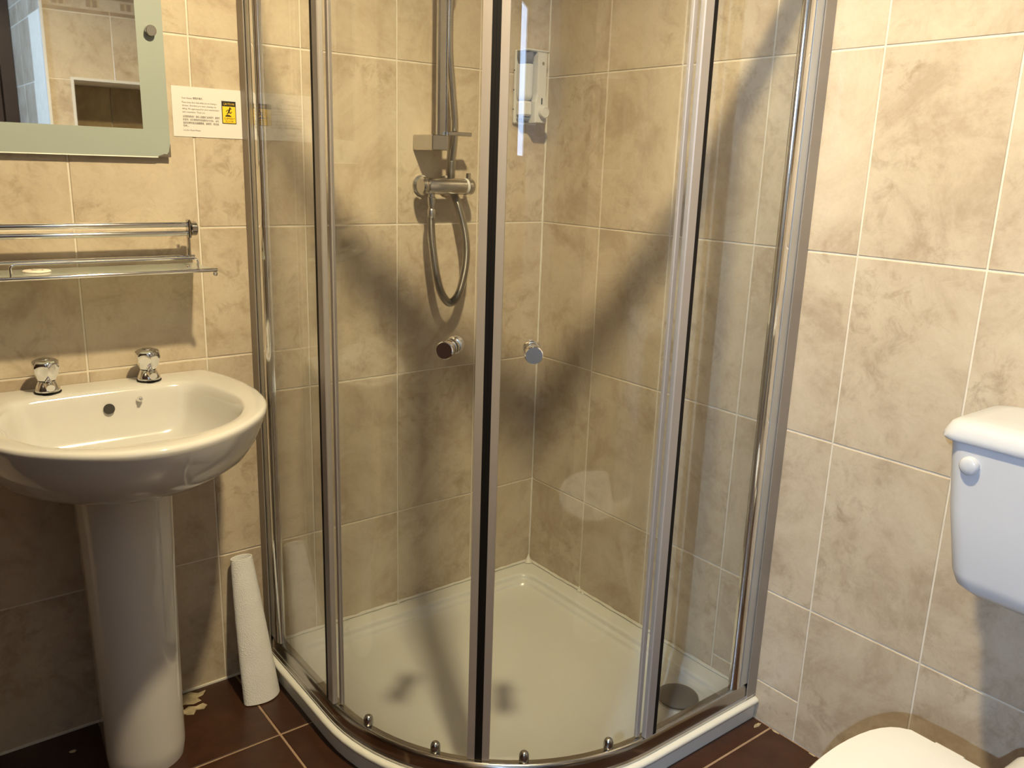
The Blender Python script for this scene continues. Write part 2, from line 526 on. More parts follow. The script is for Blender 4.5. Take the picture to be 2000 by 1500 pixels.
w1 = struct('window_1', MB().box((XW-0.11, WIN['y0'], WIN['z0']), (XW-0.07, WIN['y0']+0.04, WIN['z1']))
            .box((XW-0.11, WIN['y1']-0.04, WIN['z0']), (XW-0.07, WIN['y1'], WIN['z1']))
            .box((XW-0.11, WIN['y0']+0.04, WIN['z0']), (XW-0.07, WIN['y1']-0.04, WIN['z0']+0.04))
            .box((XW-0.11, WIN['y0']+0.04, WIN['z1']-0.04), (XW-0.07, WIN['y1']-0.04, WIN['z1'])), 'plastic')
MB().box((XW-0.094, WIN['y0']+0.04, WIN['z0']+0.04), (XW-0.088, WIN['y1']-0.04, WIN['z1']-0.04)).build('pane', 'window_glass', w1)

# floor
fl = struct('floor', MB().box((XW-0.15, YE-0.12, -0.10), (0.12, 0.12, -GR)), 'floor_grout')
P = 0.3225
fx = [-0.957 + P*k for k in range(-8, 3)]
fx = [XW] + [q for q in fx if XW+0.05 < q < -0.05] + [0.0]
fy = [YE] + [-0.283 - P*k for k in range(9, -1, -1)] + [0.0]
lay_tiles(fl, 'z', 0.0, -1, [q for q in grid(fx, fy) if not (q[1] < XL and q[2] > YJ)], 'floor_tile', gap=0.005)
struct('ceiling', MB().box((XW-0.15, YE-0.12, H), (0.12, 0.12, H+0.1)), 'ceiling_paint')

# pale sealant lines
struct('trim_3', MB().box((XL, 0, 0.0), (-0.893, -0.0035, 0.005)), 'silicone')
def bead(pts, r, name):
    pts2 = []
    for a, b in zip(pts, pts[1:]):
        a, b = Vector(a), Vector(b)
        n = max(2, int((b-a).length / 0.02))
        for k in range(n):
            pts2.append(a.lerp(b, k/n) + Vector([random.uniform(-0.0008, 0.0008) for _ in range(3)]))
    pts2.append(Vector(pts[-1]))
    return struct(name, MB().tube(pts2, [r*random.uniform(0.8, 1.25) for _ in pts2], 6), 'silicone')
corner_bead = bead([(0, 0, 0.06), (0, 0, 1.2), (0, 0, H-0.01)], 0.0032, 'trim_4')

# ------------------------------------------------------------------ ceiling lamp
def downlight(pos, label, power, color, size, aim, bulb):
    t = thing('ceiling_downlight', (pos[0], pos[1], H), label, 'ceiling light')
    MB().lathe([(0.046, -0.0005), (0.046, -0.010), (0.058, -0.007), (0.060, -0.0005)], (pos[0], pos[1], H), (0, 0, 1), 28, caps=False).build('trim_ring', 'chrome', t, True)
    MB().lathe([(0.0455, -0.0005), (0.0455, -0.006)], (pos[0], pos[1], H), (0, 0, 1), 28).build('bulb', bulb, t, True)
    ld = bpy.data.lights.new('downlight_beam', 'SPOT')
    ld.energy = power
    ld.color = color
    ld.spot_size = radians(176)
    ld.spot_blend = 0.65
    ld.shadow_soft_size = size
    lo = bpy.data.objects.new('downlight_beam', ld)
    COL.objects.link(lo)
    lo.location = pos
    lo.rotation_euler = Vector(aim).to_track_quat('-Z', 'Y').to_euler()
downlight(LAMP, 'round chrome recessed downlight with a warm lit bulb above the basin and shower', LAMP_POWER, LAMP_COLOR, 0.042, (-0.25, 0.0, -1.0), 'bulb')
wl_ = thing('wall_light', (XW, HALL_LAMP[1], HALL_LAMP[2]), 'small white wall light with a cool lit globe in the passage', 'wall light')
MB().lathe([(0.045, 0.0008), (0.045, 0.012), (0.030, 0.020), (0.014, 0.022), (0.014, 0.050), (0.020, 0.052), (0.020, 0.058)], (XW, HALL_LAMP[1], HALL_LAMP[2]), (1, 0, 0), 24).build('mount', 'plastic', wl_, True)
MB().lathe([(0.012, 0.0585), (0.022, 0.062), (0.028, 0.072), (0.030, 0.085), (0.028, 0.098), (0.020, 0.108), (0.008, 0.113), (0.001, 0.1135)], (XW, HALL_LAMP[1], HALL_LAMP[2]), (1, 0, 0), 24).build('globe', 'cool_bulb', wl_, True)
hd_ = bpy.data.lights.new('wall_light_glow', 'POINT')
hd_.energy = HALL_POWER
hd_.color = HALL_COLOR
hd_.shadow_soft_size = 0.012
ho_ = bpy.data.objects.new('wall_light_glow', hd_)
COL.objects.link(ho_)
ho_.location = (XW + 0.135, HALL_LAMP[1], HALL_LAMP[2])

# ------------------------------------------------------------------ quadrant paths
CQ = 0.368
def path(d, items):
    out = []
    for k, v in items:
        if k == 'y': out.append((-d, v))
        elif k == 'x': out.append((v, -d))
        else:
            a = radians(v)
            out.append((-CQ + (d-CQ)*cos(a), -CQ + (d-CQ)*sin(a)))
    return out
ARC = [('a', 180 + 90*k/24) for k in range(25)]
FULL = [('y', 0.0), ('y', -0.2)] + ARC + [('x', -0.2), ('x', 0.0)]
def sweep(sec, items, mb=None):
    mb = mb or MB()
    cols = [path(d, items) for d, z in sec]
    rings = [[(cols[j][i][0], cols[j][i][1], sec[j][1]) for j in range(len(sec))] for i in range(len(items))]
    return mb.loft(rings)
def rect_sec(d0, d1, z0, z1, e=0.0):
    if e: return [(d0+e, z0), (d1-e, z0), (d1, z0+e), (d1, z1-e), (d1-e, z1), (d0+e, z1), (d0, z1-e), (d0, z0+e)]
    return [(d0, z0), (d1, z0), (d1, z1), (d0, z1)]

# ------------------------------------------------------------------ shower tray
def quad(x0, d, rc):
    """tray outline inset x0 from the walls, front at d"""
    out = []
    for k in range(7):      # inner corner at the walls
        a = radians(0 + 90*k/6)
        out.append((-x0-rc + rc*cos(a), -x0-rc + rc*sin(a)))
    for k in range(7):
        a = radians(90 + 90*k/6)
        out.append((-d+rc + rc*cos(a), -x0-rc + rc*sin(a)))
    for k in range(21):
        a = radians(180 + 90*k/20)
        out.append((-CQ + (d-CQ)*cos(a), -CQ + (d-CQ)*sin(a)))
    for k in range(7):
        a = radians(270 + 90*k/6)
        out.append((-x0-rc + rc*cos(a), -d+rc + rc*sin(a)))
    return out
tray = thing('shower_tray', (-0.45, -0.45, 0), 'white low quadrant shower tray with rounded front corner', 'shower tray')
TR = [(0.001, 0.879, 0.004, 0.0), (0.001, 0.881, 0.004, 0.040), (0.001, 0.888, 0.004, 0.0435), (0.001, 0.8895, 0.004, 0.049), (0.001, 0.888, 0.004, 0.0535), (0.001, 0.882, 0.004, 0.0565),
      (0.046, 0.838, 0.05, 0.0565), (0.052, 0.832, 0.05, 0.0545), (0.055, 0.829, 0.05, 0.050), (0.0565, 0.8275, 0.05, 0.043), (0.059, 0.825, 0.05, 0.0405), (0.068, 0.816, 0.05, 0.0395), (0.071, 0.813, 0.05, 0.036),
      (0.073, 0.811, 0.05, 0.031), (0.078, 0.806, 0.05, 0.0285), (0.14, 0.74, 0.08, 0.0275), (0.25, 0.62, 0.06, 0.027)]
rings = [[(p[0], p[1], z) for p in quad(x0, d, rc)] for x0, d, rc, z in TR]
MB().loft(rings).build('tray_body', 'acrylic', tray, True, 50)
DX, DY = -0.132, -0.748
dr = MB().lathe([(0.0, 0.0415), (0.03, 0.0415), (0.046, 0.040), (0.050, 0.0375), (0.050, 0.0345)], (DX, DY, 0), (0, 0, 1), 36).build('drain_cover', 'drain', tray, True)
MB().lathe([(0.052, 0.0282), (0.052, 0.0320), (0.044, 0.0345), (0.044, 0.0290)], (DX, DY, 0), (0, 0, 1), 36, caps=False).build('drain_ring', 'satin', dr, True)
bead([(-0.86, -0.003, 0.061), (-0.01, -0.003, 0.061)], 0.0042, 'trim_5')
bead([(-0.003, -0.01, 0.061), (-0.003, -0.86, 0.061)], 0.0042, 'trim_6')
for cx, cy, sc in ((-0.010, -0.009, 1.0), (-0.004, -0.245, 0.6), (-0.006, -0.262, 0.42), (-0.486, -0.004, 0.5)):
    MB().lathe([(0.002*sc, 0.026*sc), (0.006*sc, 0.014*sc), (0.012*sc, 0.004*sc), (0.015*sc, 0)], (cx, cy, 0.057), (0.1, 0.1, 1), 9).build('sealant_smear', 'silicone', corner_bead, True)

# ------------------------------------------------------------------ shower enclosure
enc = thing('shower_enclosure', (-0.72, -0.72, 0.0565), 'curved quadrant shower enclosure of clear glass with chrome rails and posts', 'shower enclosure')
ZT0, ZT1 = 1.756, 1.804     # top rail
# bottom rail: outer sloping face, top lip
brail = sweep([(0.846, 0.058), (0.876, 0.058), (0.877, 0.064), (0.873, 0.067), (0.872, 0.088), (0.870, 0.095), (0.866, 0.0985), (0.862, 0.0995), (0.858, 0.0975), (0.850, 0.0975), (0.846, 0.094)], FULL)
brail.build('bottom_rail', 'dull_chrome', enc, True, 50)
sweep(rect_sec(0.845, 0.875, ZT0, ZT1, 0.004), FULL).build('top_rail', 'dull_chrome', enc, True, 40)

for side in (0, 1):
    F = (lambda x, y, z: (x, y, z)) if side == 0 else (lambda x, y, z: (y, x, z))
    def fb(a, b, bev=0.0):
        m = MB().box(a, b, bev)
        m.v = [F(*v) for v in m.v]
        return m
    # wall channel, pressed against the tiles
    m = MB()
    for a, b in (((-0.8765, -0.0008, 0.057), (-0.8735, -0.034, 1.80)), ((-0.8505, -0.0008, 0.057), (-0.8475, -0.034, 1.80)), ((-0.8735, -0.0008, 0.057), (-0.8505, -0.004, 1.80))):
        m.box(a, b)
    m.v = [F(*v) for v in m.v]
    m.build('wall_channel', 'channel', enc)
    post = fb((-0.8725, -0.006, 0.0995), (-0.8515, -0.0615, 1.752), 0.003).build('frame_post', 'post', enc)
    fb((-0.8700, -0.0618, 0.0995), (-0.8540, -0.0652, 1.752)).build('glazing_seal', 'seal', post)
    qs = [(-0.8560, -0.0655)] + [(-0.8600 - 0.0135*cos(radians(90*k/8)), -0.0655 - 0.0200*sin(radians(90*k/8))) for k in range(9)] + [(-0.8560, -0.0855)]
    m = MB().loft([[F(x, y, z) for x, y in qs] for z in (0.0995, 1.752)])
    m.build('glazing_bead', 'chrome', post, True, 50)
    # fixed pane
    it = [('y', -0.070), ('y', -0.20), ('y', -0.368), ('a', 182.0)] if side == 0 else [('x', -0.070), ('x', -0.20), ('x', -0.368), ('a', 268.0)]
    pane = sweep(rect_sec(0.8635, 0.8685, 0.0985, 1.752), it).build('fixed_pane', 'glass', enc)
    # closing profile at the curved end of the fixed pane
    fb((-0.8715, -0.357, 0.0985), (-0.8590, -0.382, 1.752), 0.002).build('end_profile', 'profile', pane)
    fb((-0.8700, -0.347, 0.0985), (-0.8610, -0.3568, 1.752)).build('end_seal', 'seal', pane)
    # sliding curved door, running just inside
    s = -1 if side == 0 else 1
    a_mid = 225.0 - 0.3 + (0 if side == 0 else 0.0)
    ang0, ang1 = (181.5, 223.3) if side == 0 else (227.5, 268.5)
    arc = [('a', ang0 + (ang1-ang0)*k/20) for k in range(21)]
    items = ([('y', -0.350)] + arc) if side == 0 else (arc + [('x', -0.350)])
    door = sweep(rect_sec(0.8500, 0.8550, 0.099, 1.752), items).build('sliding_door', 'glass', enc, True, 30)
    # leading edge: aluminium profile and black magnetic seal
    if side == 0:
        e0, e1 = 222.75, 224.55
        m0, m1 = 224.55, 225.42
    else:
        e0, e1 = 226.35, 228.05
        m0, m1 = 225.46, 226.35
    sweep(rect_sec(0.8470, 0.8590, 0.099, 1.752, 0.002), [('a', e0 + (e1-e0)*k/4) for k in range(5)]).build('edge_profile', 'profile', door, True, 40)
    sweep(rect_sec(0.8490, 0.8580, 0.099, 1.752), [('a', m0), ('a', (m0+m1)/2), ('a', m1)]).build('magnetic_seal', 'seal', door)
    # trailing edge strip
    fb((-0.8565, -0.383, 0.099), (-0.8485, -0.394, 1.752), 0.001).build('trailing_profile', 'profile', door)
    # knob, outside and inside
    ka = 216.9 if side == 0 else 234.8
    kd = Vector((cos(radians(ka)), sin(radians(ka)), 0))
    kc = Vector((-CQ, -CQ, 0.957)) + kd*(0.8525-CQ)
    for sg, nm in ((1, 'door_knob'), (-1, 'door_knob')):
        MB().lathe([(0.0140, 0.0027), (0.0150, 0.004), (0.0150, 0.009), (0.0085, 0.011), (0.0085, 0.013), (0.0150, 0.016), (0.0165, 0.019), (0.0165, 0.031), (0.0150, 0.033), (0.0145, 0.033)],
                   kc, kd*sg, 24).build(nm, 'chrome', door, True, 35)
    # two lower rollers and two upper ones
    for ra in ((194.0, 214.5) if side == 0 else (236.5, 258.5)):
        rd = Vector((cos(radians(ra)), sin(radians(ra)), 0))
        rc0 = Vector((-CQ, -CQ, 0)) + rd*(0.8525-CQ)
        for z0 in (0.106, 1.736):
            m = MB()
            pts = [rc0 + Vector((0, 0, z0-0.008)), rc0 + Vector((0, 0, z0-0.007)), rc0 + Vector((0, 0, z0+0.006)), rc0 + Vector((0, 0, z0+0.0115)), rc0 + Vector((0, 0, z0+0.0145)), rc0 + Vector((0, 0, z0+0.0155))]
            m.tube(pts, [0.0095, 0.0105, 0.0105, 0.0085, 0.005, 0.001], 16)
            m.build('roller', 'dull_chrome', door, True, 60)

# ------------------------------------------------------------------ shower valve, rail, hose
val = thing('shower_valve', (-0.375, 0.0, 1.225), 'chrome bar shower valve with white temperature ring on tiled wall', 'shower valve')
VY, VZ = -0.062, 1.225
MB().lathe([(0.016, 0.0), (0.0195, 0.002), (0.0205, 0.006), (0.0205, 0.112), (0.0200, 0.115)], (-0.436, VY, VZ), (1, 0, 0), 28).build('valve_body', 'satin', val, True)
MB().lathe([(0.0208, 0), (0.0214, 0.001), (0.0214, 0.006), (0.0208, 0.007)], (-0.3208, VY, VZ), (1, 0, 0), 28).build('temperature_ring', 'plastic', val, True)
kn = MB().lathe([(0.0200, 0), (0.0205, 0.002), (0.0205, 0.014), (0.0185, 0.017), (0.010, 0.0175)], (-0.3135, VY, VZ), (1, 0, 0), 28).build('temperature_knob', 'satin', val, True)
MB().box((-0.3115, VY-0.004, VZ+0.0195), (-0.3015, VY+0.005, VZ+0.034), 0.001).build('lever', 'satin', kn)
MB().lathe([(0.018, 0), (0.0210, -0.002), (0.0222, -0.006), (0.0222, -0.012), (0.019, -0.0155), (0.012, -0.016)], (-0.436, VY, VZ), (1, 0, 0), 28).build('flow_knob', 'satin', val, True)
for xx in (-0.412, -0.338):
    MB().lathe([(0.026, -0.0005), (0.026, 0.005), (0.012, 0.010), (0.012, 0.0465)], (xx, 0, VZ), (0, -1, 0), 24).build('wall_inlet', 'satin', val, True)
MB().lathe([(0.0085, 0.018), (0.0085, 0.026), (0.0105, 0.028), (0.0105, 0.036), (0.0085, 0.050), (0.0075, 0.056)], (-0.419, VY, VZ), (0, 0, -1), 20).build('hose_outlet', 'satin', val, True)

rail = thing('shower_rail', (-0.40, 0.0, 1.33), 'flat chrome shower riser rail with square bracket above the valve', 'shower rail')
MB().box((-0.4110, -0.078, 1.318), (-0.3870, -0.062, 2.02), 0.004).build('rail_bar', 'satin', rail)
MB().box((-0.3885, -0.0795, 1.318), (-0.3850, -0.074, 2.02), 0.001).build('rail_edge', 'chrome', rail)
MB().box((-0.4370, -0.092, 1.312), (-0.3890, -0.0008, 1.349), 0.002).build('wall_bracket', 'satin', rail)
MB().box((-0.4300, -0.080, 1.955), (-0.3890, -0.0008, 1.99), 0.002).build('wall_bracket', 'satin', rail)
MB().box((-0.3895, -0.090, 1.349), (-0.3180, -0.070, 1.358), 0.001).build('dish_arm', 'satin', rail)
MB().box((-0.420, -0.085, 1.80), (-0.378, -0.060, 1.85), 0.004).box((-0.410, -0.125, 1.812), (-0.390, -0.085, 1.838), 0.004).build('handset_slider', 'satin', rail)

hs = thing('shower_hose', (-0.419, VY, 1.17), 'ribbed silver shower hose looping below the valve and rising behind rail', 'hose')
HP = [(-0.419, VY, 1.164), (-0.420, VY, 1.12), (-0.413, VY, 1.06), (-0.402, VY, 1.00), (-0.386, VY, 0.952), (-0.360, VY, 0.925), (-0.333, VY, 0.945),
      (-0.315, VY, 1.00), (-0.309, VY, 1.06), (-0.316, VY+0.004, 1.12), (-0.329, VY+0.018, 1.185), (-0.337, VY+0.034, 1.225), (-0.340, VY+0.030, 1.275),
      (-0.345, VY+0.012, 1.37), (-0.358, VY+0.006, 1.46), (-0.372, VY+0.0, 1.56), (-0.376, VY-0.01, 1.68), (-0.382, VY-0.050, 1.74), (-0.400, VY-0.075, 1.788)]
hp = spline(HP, 44)
def ribbed(pts, r):
    out = []
    for i, _ in enumerate(pts):
        out.append(r * (1.0 if (i % 2) else 0.84))
    return out
MB().tube(hp, ribbed(hp, 0.0112), 10).build('hose_body', 'satin', hs, True, 80)
MB().lathe([(0.0095, 0), (0.0112, 0.004), (0.0106, 0.020), (0.0100, 0.022)], (-0.419, VY, 1.1685), (0, 0, -1), 16).build('ferrule', 'satin', hs, True)

hd = thing('shower_handset', (-0.40, -0.138, 1.79), 'chrome shower handset held at the top of the riser rail', 'shower handset')
MB().tube([(-0.40, -0.137, 1.792), (-0.40, -0.138, 1.83), (-0.40, -0.155, 1.91), (-0.40, -0.174, 1.96)], [0.010, 0.0095, 0.011, 0.014], 14).build('handle', 'satin', hd, True)
MB().lathe([(0.020, -0.022), (0.046, -0.008), (0.050, 0.0), (0.048, 0.010), (0.044, 0.011)], (-0.40, -0.19, 1.985), (0, -0.75, -0.66), 28).build('spray_head', 'satin', hd, True)

# ------------------------------------------------------------------ soap dispenser
sd = thing('soap_dispenser', (-0.078, 0.0, 1.395), 'white wall soap dispenser with clear tank window and push button', 'soap dispenser')
MB().box((-0.124, -0.0006, 1.392), (-0.030, -0.012, 1.582), 0.004).build('back_plate', 'plastic', sd)
MB().box((-0.124, -0.012, 1.5765), (-0.030, -0.056, 1.582), 0.0025).build('top_cap', 'plastic', sd)
# tank with rounded bottom
def tank(x0, x1, y1, z0, z1, name, mat, par):
    rings = []
    for z, e in ((z0, 0.010), (z0+0.003, 0.005), (z0+0.009, 0.0015), (z0+0.016, 0.0), (z1, 0.0)):
        r = []
        for k in range(9):
            a = pi * k / 8
            r.append(((x0+x1)/2 + cos(a)*((x1-x0)/2-e), -0.030 - sin(a)*(-y1-0.030-e), z))
        r += [(x0+e, -0.0125, z), (x1-e, -0.0125, z)]
        rings.append(r)
    return MB().loft(rings).build(name, mat, par, True, 45)
tank(-0.121, -0.079, -0.052, 1.452, 1.545, 'liquid_tank', 'liquid', sd)
tank(-0.1208, -0.0792, -0.0518, 1.5455, 1.576, 'tank_window', 'tank_grey', sd)
tank(-0.044, -0.032, -0.050, 1.452, 1.545, 'side_tank', 'liquid', sd)
tank(-0.0438, -0.0322, -0.0498, 1.5455, 1.576, 'side_window', 'tank_grey', sd)
MB().box((-0.120, -0.0125, 1.412), (-0.085, -0.046, 1.4515), 0.005).build('pump_housing', 'plastic', sd)
MB().box((-0.119, -0.0125, 1.400), (-0.086, -0.040, 1.4115), 0.004).build('nozzle', 'tank_grey', sd)
fs = [(-0.0785, 1.576), (-0.0785, 1.47), (-0.084, 1.45), (-0.084, 1.396), (-0.038, 1.396), (-0.038, 1.45), (-0.045, 1.47), (-0.045, 1.576)]
MB().loft([[(x, -0.0125, z) for x, z in fs], [(x, -0.056, z) for x, z in fs], [(-0.0615 + (x+0.0615)*0.86, -0.0605, 1.48 + (z-1.48)*0.98) for x, z in fs]]).build('front_cover', 'plastic', sd)
MB().box((-0.0640, -0.0600, 1.444), (-0.0600, -0.0615, 1.460)).build('level_slot', 'black_ink', sd)
MB().lathe([(0.0160, 0.0), (0.0165, 0.010), (0.0155, 0.014), (0.0125, 0.0152), (0.0115, 0.0145)], (-0.0590, -0.0605, 1.424), (0, -1, 0), 24).build('push_button', 'plastic', sd, True, 35)
MB().lathe([(0.0045, 0.0), (0.0045, 0.001)], (-0.0615, -0.0605, 1.548), (0, -1, 0), 12).build('badge', 'satin', sd, True)
for zz in (1.43, 1.48, 1.53):
    MB().lathe([(0.0022, 0), (0.0016, 0.0015)], (-0.1240, -0.006, zz), (-1, 0, 0), 8).build('screw', 'dark', sd, True)

sd.scale = (0.87, 1, 1)
sd.location.x -= 0.006

# ------------------------------------------------------------------ mirror
MX0, MX1, MZ0, MZ1, MYF = -1.453, -1.0365, 1.2755, 1.90, -0.014
IX0, IX1, IZ0, IZ1 = -1.400, -1.0885, 1.3295, 1.848
mir = thing('wall_mirror', (-1.2475, 0.0, 1.277), 'rectangular wall mirror with a wide frosted glass border and steel studs', 'mirror')
MB().box((IX0, MYF, IZ0), (IX1, MYF+0.004, IZ1)).build('mirror_pane', 'mirror', mir)
for a, b in (((MX0, MYF, MZ0), (MX1, MYF+0.005, IZ0)), ((MX0, MYF, IZ1), (MX1, MYF+0.005, MZ1)), ((MX0, MYF, IZ0), (IX0, MYF+0.005, IZ1)), ((IX1, MYF, IZ0), (MX1, MYF+0.005, IZ1))):
    MB().box(a, b).build('frosted_border', 'frost', mir)
MB().box((MX0, MYF-0.0004, MZ0-0.0022), (MX1-0.026, MYF+0.0052, MZ0-0.0001)).build('polished_edge', 'bevel', mir)
MB().box((MX0+0.04, MYF+0.0052, MZ0+0.04), (MX1-0.04, -0.0008, MZ1-0.04)).build('backing_board', 'dark', mir)
def blob(pts, y0, y1):
    n = len(pts)
    return MB().loft([[(x, y0, z) for x, z in pts], [(x, y1, z) for x, z in pts]])
blob([(-1.0364, 1.2748), (-1.0364, 1.302), (-1.0390, 1.292), (-1.0400, 1.286), (-1.0445, 1.2805), (-1.0495, 1.2815), (-1.0550, 1.2790), (-1.0605, 1.2772), (-1.0625, 1.2752)], MYF-0.0005, MYF+0.0001).build('chipped_corner', 'dull_chrome', mir)
for sx in (MX0+0.026, MX1-0.026):
    for sz in (1.520, MZ1-0.11):
        MB().lathe([(0.0100, 0), (0.0105, 0.001), (0.0105, 0.0125), (0.0095, 0.0135), (0.002, 0.0135)], (sx, MYF, sz), (0, -1, 0), 24).build('stud', 'satin', mir, True)

# ------------------------------------------------------------------ notice
no = thing('paper_notice', (-0.945, 0.0, 1.319), 'white printed paper notice with yellow caution sign taped beside the mirror', 'notice')
MB().loft([[(-1.024, y, 1.3185), (-0.862, y, 1.3185), (-0.862, y, 1.4205), (-1.024, y, 1.4205)] for y in (-0.0004, -0.0013)]).build('sheet', 'paper', no)
def text(name, body, x, z, size, mat, parent, y=-0.0016, align='LEFT', width=None):
    cu = bpy.data.curves.new(name, 'FONT')
    cu.body = body
    cu.size = size
    cu.align_x = align
    cu.resolution_u = 1
    ob = bpy.data.objects.new('tmp_text', cu)
    COL.objects.link(ob)
    dg = bpy.context.evaluated_depsgraph_get()
    me = bpy.data.meshes.new_from_object(ob.evaluated_get(dg))
    bpy.data.objects.remove(ob, do_unlink=True)
    xs = [v.co.x for v in me.vertices]
    k = 1.0
    if width and xs:
        k = width / (max(xs) - min(xs))
    org = Vector((0, 0, 0)); p = parent
    while p is not None:
        org += p.location; p = p.parent
    for v in me.vertices:
        v.co = Vector((x + v.co.x*k, y, z + v.co.y)) - org
    me.materials.clear(); me.materials.append(M[mat])
    o = bpy.data.objects.new(name, me)
    COL.objects.link(o); o.parent = parent
    return o
TX = -1.0035
lines = [(1.3955, 'Dear Guests, 尊敬的客人,', 0.044), (1.3870, 'Please keep door shut while you are having a', 0.073), (1.3805, 'shower. And then you were shaving any', 0.072),
         (1.3740, 'taking. We appreciated for your consideration', 0.078), (1.3675, 'and cooperation. Thank you.', 0.048),
         (1.3580, '当您使用淋浴时，请关上浴室的门以免蒸汽，谢谢您', 0.078), (1.3515, '的合作。在您使用完毕后请关好水龙头，以免', 0.076),
         (1.3450, '造成浪费和触发烟雾警报。谢谢您，祝您愉', 0.076), (1.3390, '快。', 0.012), (1.3305, 'London Guest House', 0.036)]
for z, s, w in lines:
    text('text_line', s, TX, z, 0.0052, 'ink', no, width=w)
cs = MB().box((-0.9195, -0.0014, 1.3495), (-0.8885, -0.0018, 1.3965)).build('caution_sign', 'black_ink', no)
MB().box((-0.9180, -0.0018, 1.3510), (-0.8900, -0.0021, 1.3855)).build('sign_field', 'yellow', cs)
text('sign_text', 'CAUTION', -0.9042, 1.3885, 0.0062, 'yellow', cs, y=-0.0022, align='CENTER', width=0.024)
text('sign_text', 'SLIPPERY', -0.9040, 1.3582, 0.0056, 'black_ink', cs, y=-0.0024, align='CENTER', width=0.024)
text('sign_text', 'FLOOR', -0.9040, 1.3525, 0.0056, 'black_ink', cs, y=-0.0024, align='CENTER', width=0.017)
fig = MB()
def seg(x0, z0, x1, z1, w):
    d = Vector((x1-x0, z1-z0)); n = Vector((-d.y, d.x)).normalized()*w/2
    pp = [(x0+n.x, z0+n.y), (x1+n.x, z1+n.y), (x1-n.x, z1-n.y), (x0-n.x, z0-n.y)]
    fig.loft([[(a, -0.0021, b) for a, b in pp], [(a, -0.0024, b) for a, b in pp]])
FX = -0.904
fig.lathe([(0.0019, 0.0021), (0.0019, 0.0024)], (FX+0.0022, 0, 1.3822), (0, -1, 0), 12)
for q in ((0.0015, 1.3800, -0.0010, 1.3728, 0.0032), (0.0012, 1.3795, 0.0062, 1.3812, 0.0014), (0.0012, 1.3790, -0.0050, 1.3770, 0.0014), (-0.0050, 1.3770, -0.0062, 1.3738, 0.0013),
          (-0.0010, 1.3735, 0.0040, 1.3715, 0.0019), (0.0040, 1.3715, 0.0056, 1.3752, 0.0016), (-0.0010, 1.3735, -0.0048, 1.3688, 0.0020), (-0.0085, 1.3655, 0.0045, 1.3655, 0.0022), (-0.0065, 1.3672, 0.0018, 1.3672, 0.0016)):
    seg(FX+q[0], q[1], FX+q[2], q[3], q[4])
fig.build('falling_figure', 'black_ink', cs)

# ------------------------------------------------------------------ glass shelf with towel bars
sh = thing('glass_shelf', (-1.20, 0.0, 1.05), 'frosted glass bathroom shelf with chrome rails and double towel bar', 'shelf')
SX0, SX1 = -1.445, -1.000
MB().box((SX0, -0.010, 1.046), (SX1, -0.133, 1.052)).build('glass_plate', 'shelf_glass', sh)
MB().tube([(SX0-0.004, -0.136, 1.050), (SX1+0.006, -0.136, 1.050)], 0.0042, 12).build('front_rail', 'chrome', sh, True)
MB().tube([(SX0, -0.012, 1.066), (SX1, -0.012, 1.066)], 0.0040, 12).build('back_rail', 'chrome', sh, True)
gx0, gx1 = -1.370, -1.033
MB().tube(spline([(gx0-0.0005, -0.136, 1.052), (gx0, -0.136, 1.058), (gx0, -0.136, 1.068), (gx0+0.002, -0.136, 1.073), (gx0+0.008, -0.136, 1.0755), (gx0+0.02, -0.136, 1.076), ((gx0+gx1)/2, -0.136, 1.076),
                  (gx1-0.02, -0.136, 1.076), (gx1-0.008, -0.136, 1.0755), (gx1-0.002, -0.136, 1.073), (gx1, -0.136, 1.068), (gx1, -0.136, 1.058), (gx1+0.0005, -0.136, 1.052)], 5), 0.0024, 8).build('guard_wire', 'chrome', sh, True)
for sx in (-1.036, -1.385):
    MB().lathe([(0.0055, 0.0), (0.0050, 0.0025), (0.0025, 0.0035)], (sx, -0.085, 1.052), (0, 0, 1), 16).build('screw', 'chrome', sh, True)
for k, zz in enumerate((1.1385, 1.1205)):
    MB().tube([(SX0, -0.058, zz), (-1.0265, -0.058, zz)], 0.0058, 14).build('towel_bar', 'chrome', sh, True)
for sx in (-1.022, -1.440):
    br = MB().box((sx-0.0045, -0.050, 1.110), (sx+0.001, -0.070, 1.149), 0.002).box((sx-0.0040, -0.050, 1.069), (sx, -0.062, 1.112), 0.001).box((sx-0.0040, -0.0008, 1.062), (sx, -0.062, 1.070), 0.001).build('bracket', 'dull_chrome', sh)
    MB().lathe([(0.0130, 0.0012), (0.0150, 0.003), (0.0150, 0.013), (0.0130, 0.015), (0.004, 0.015)], (sx, -0.058, 1.1295), (1, 0, 0), 24).build('end_cap', 'dull_chrome', br, True)
MB().lathe([(0.0035, 0.0), (0.0050, 0.004), (0.0030, 0.008)], (SX1+0.002, -0.136, 1.0455), (0, 0, -1), 12).build('rail_screw', 'dull_chrome', sh, True)

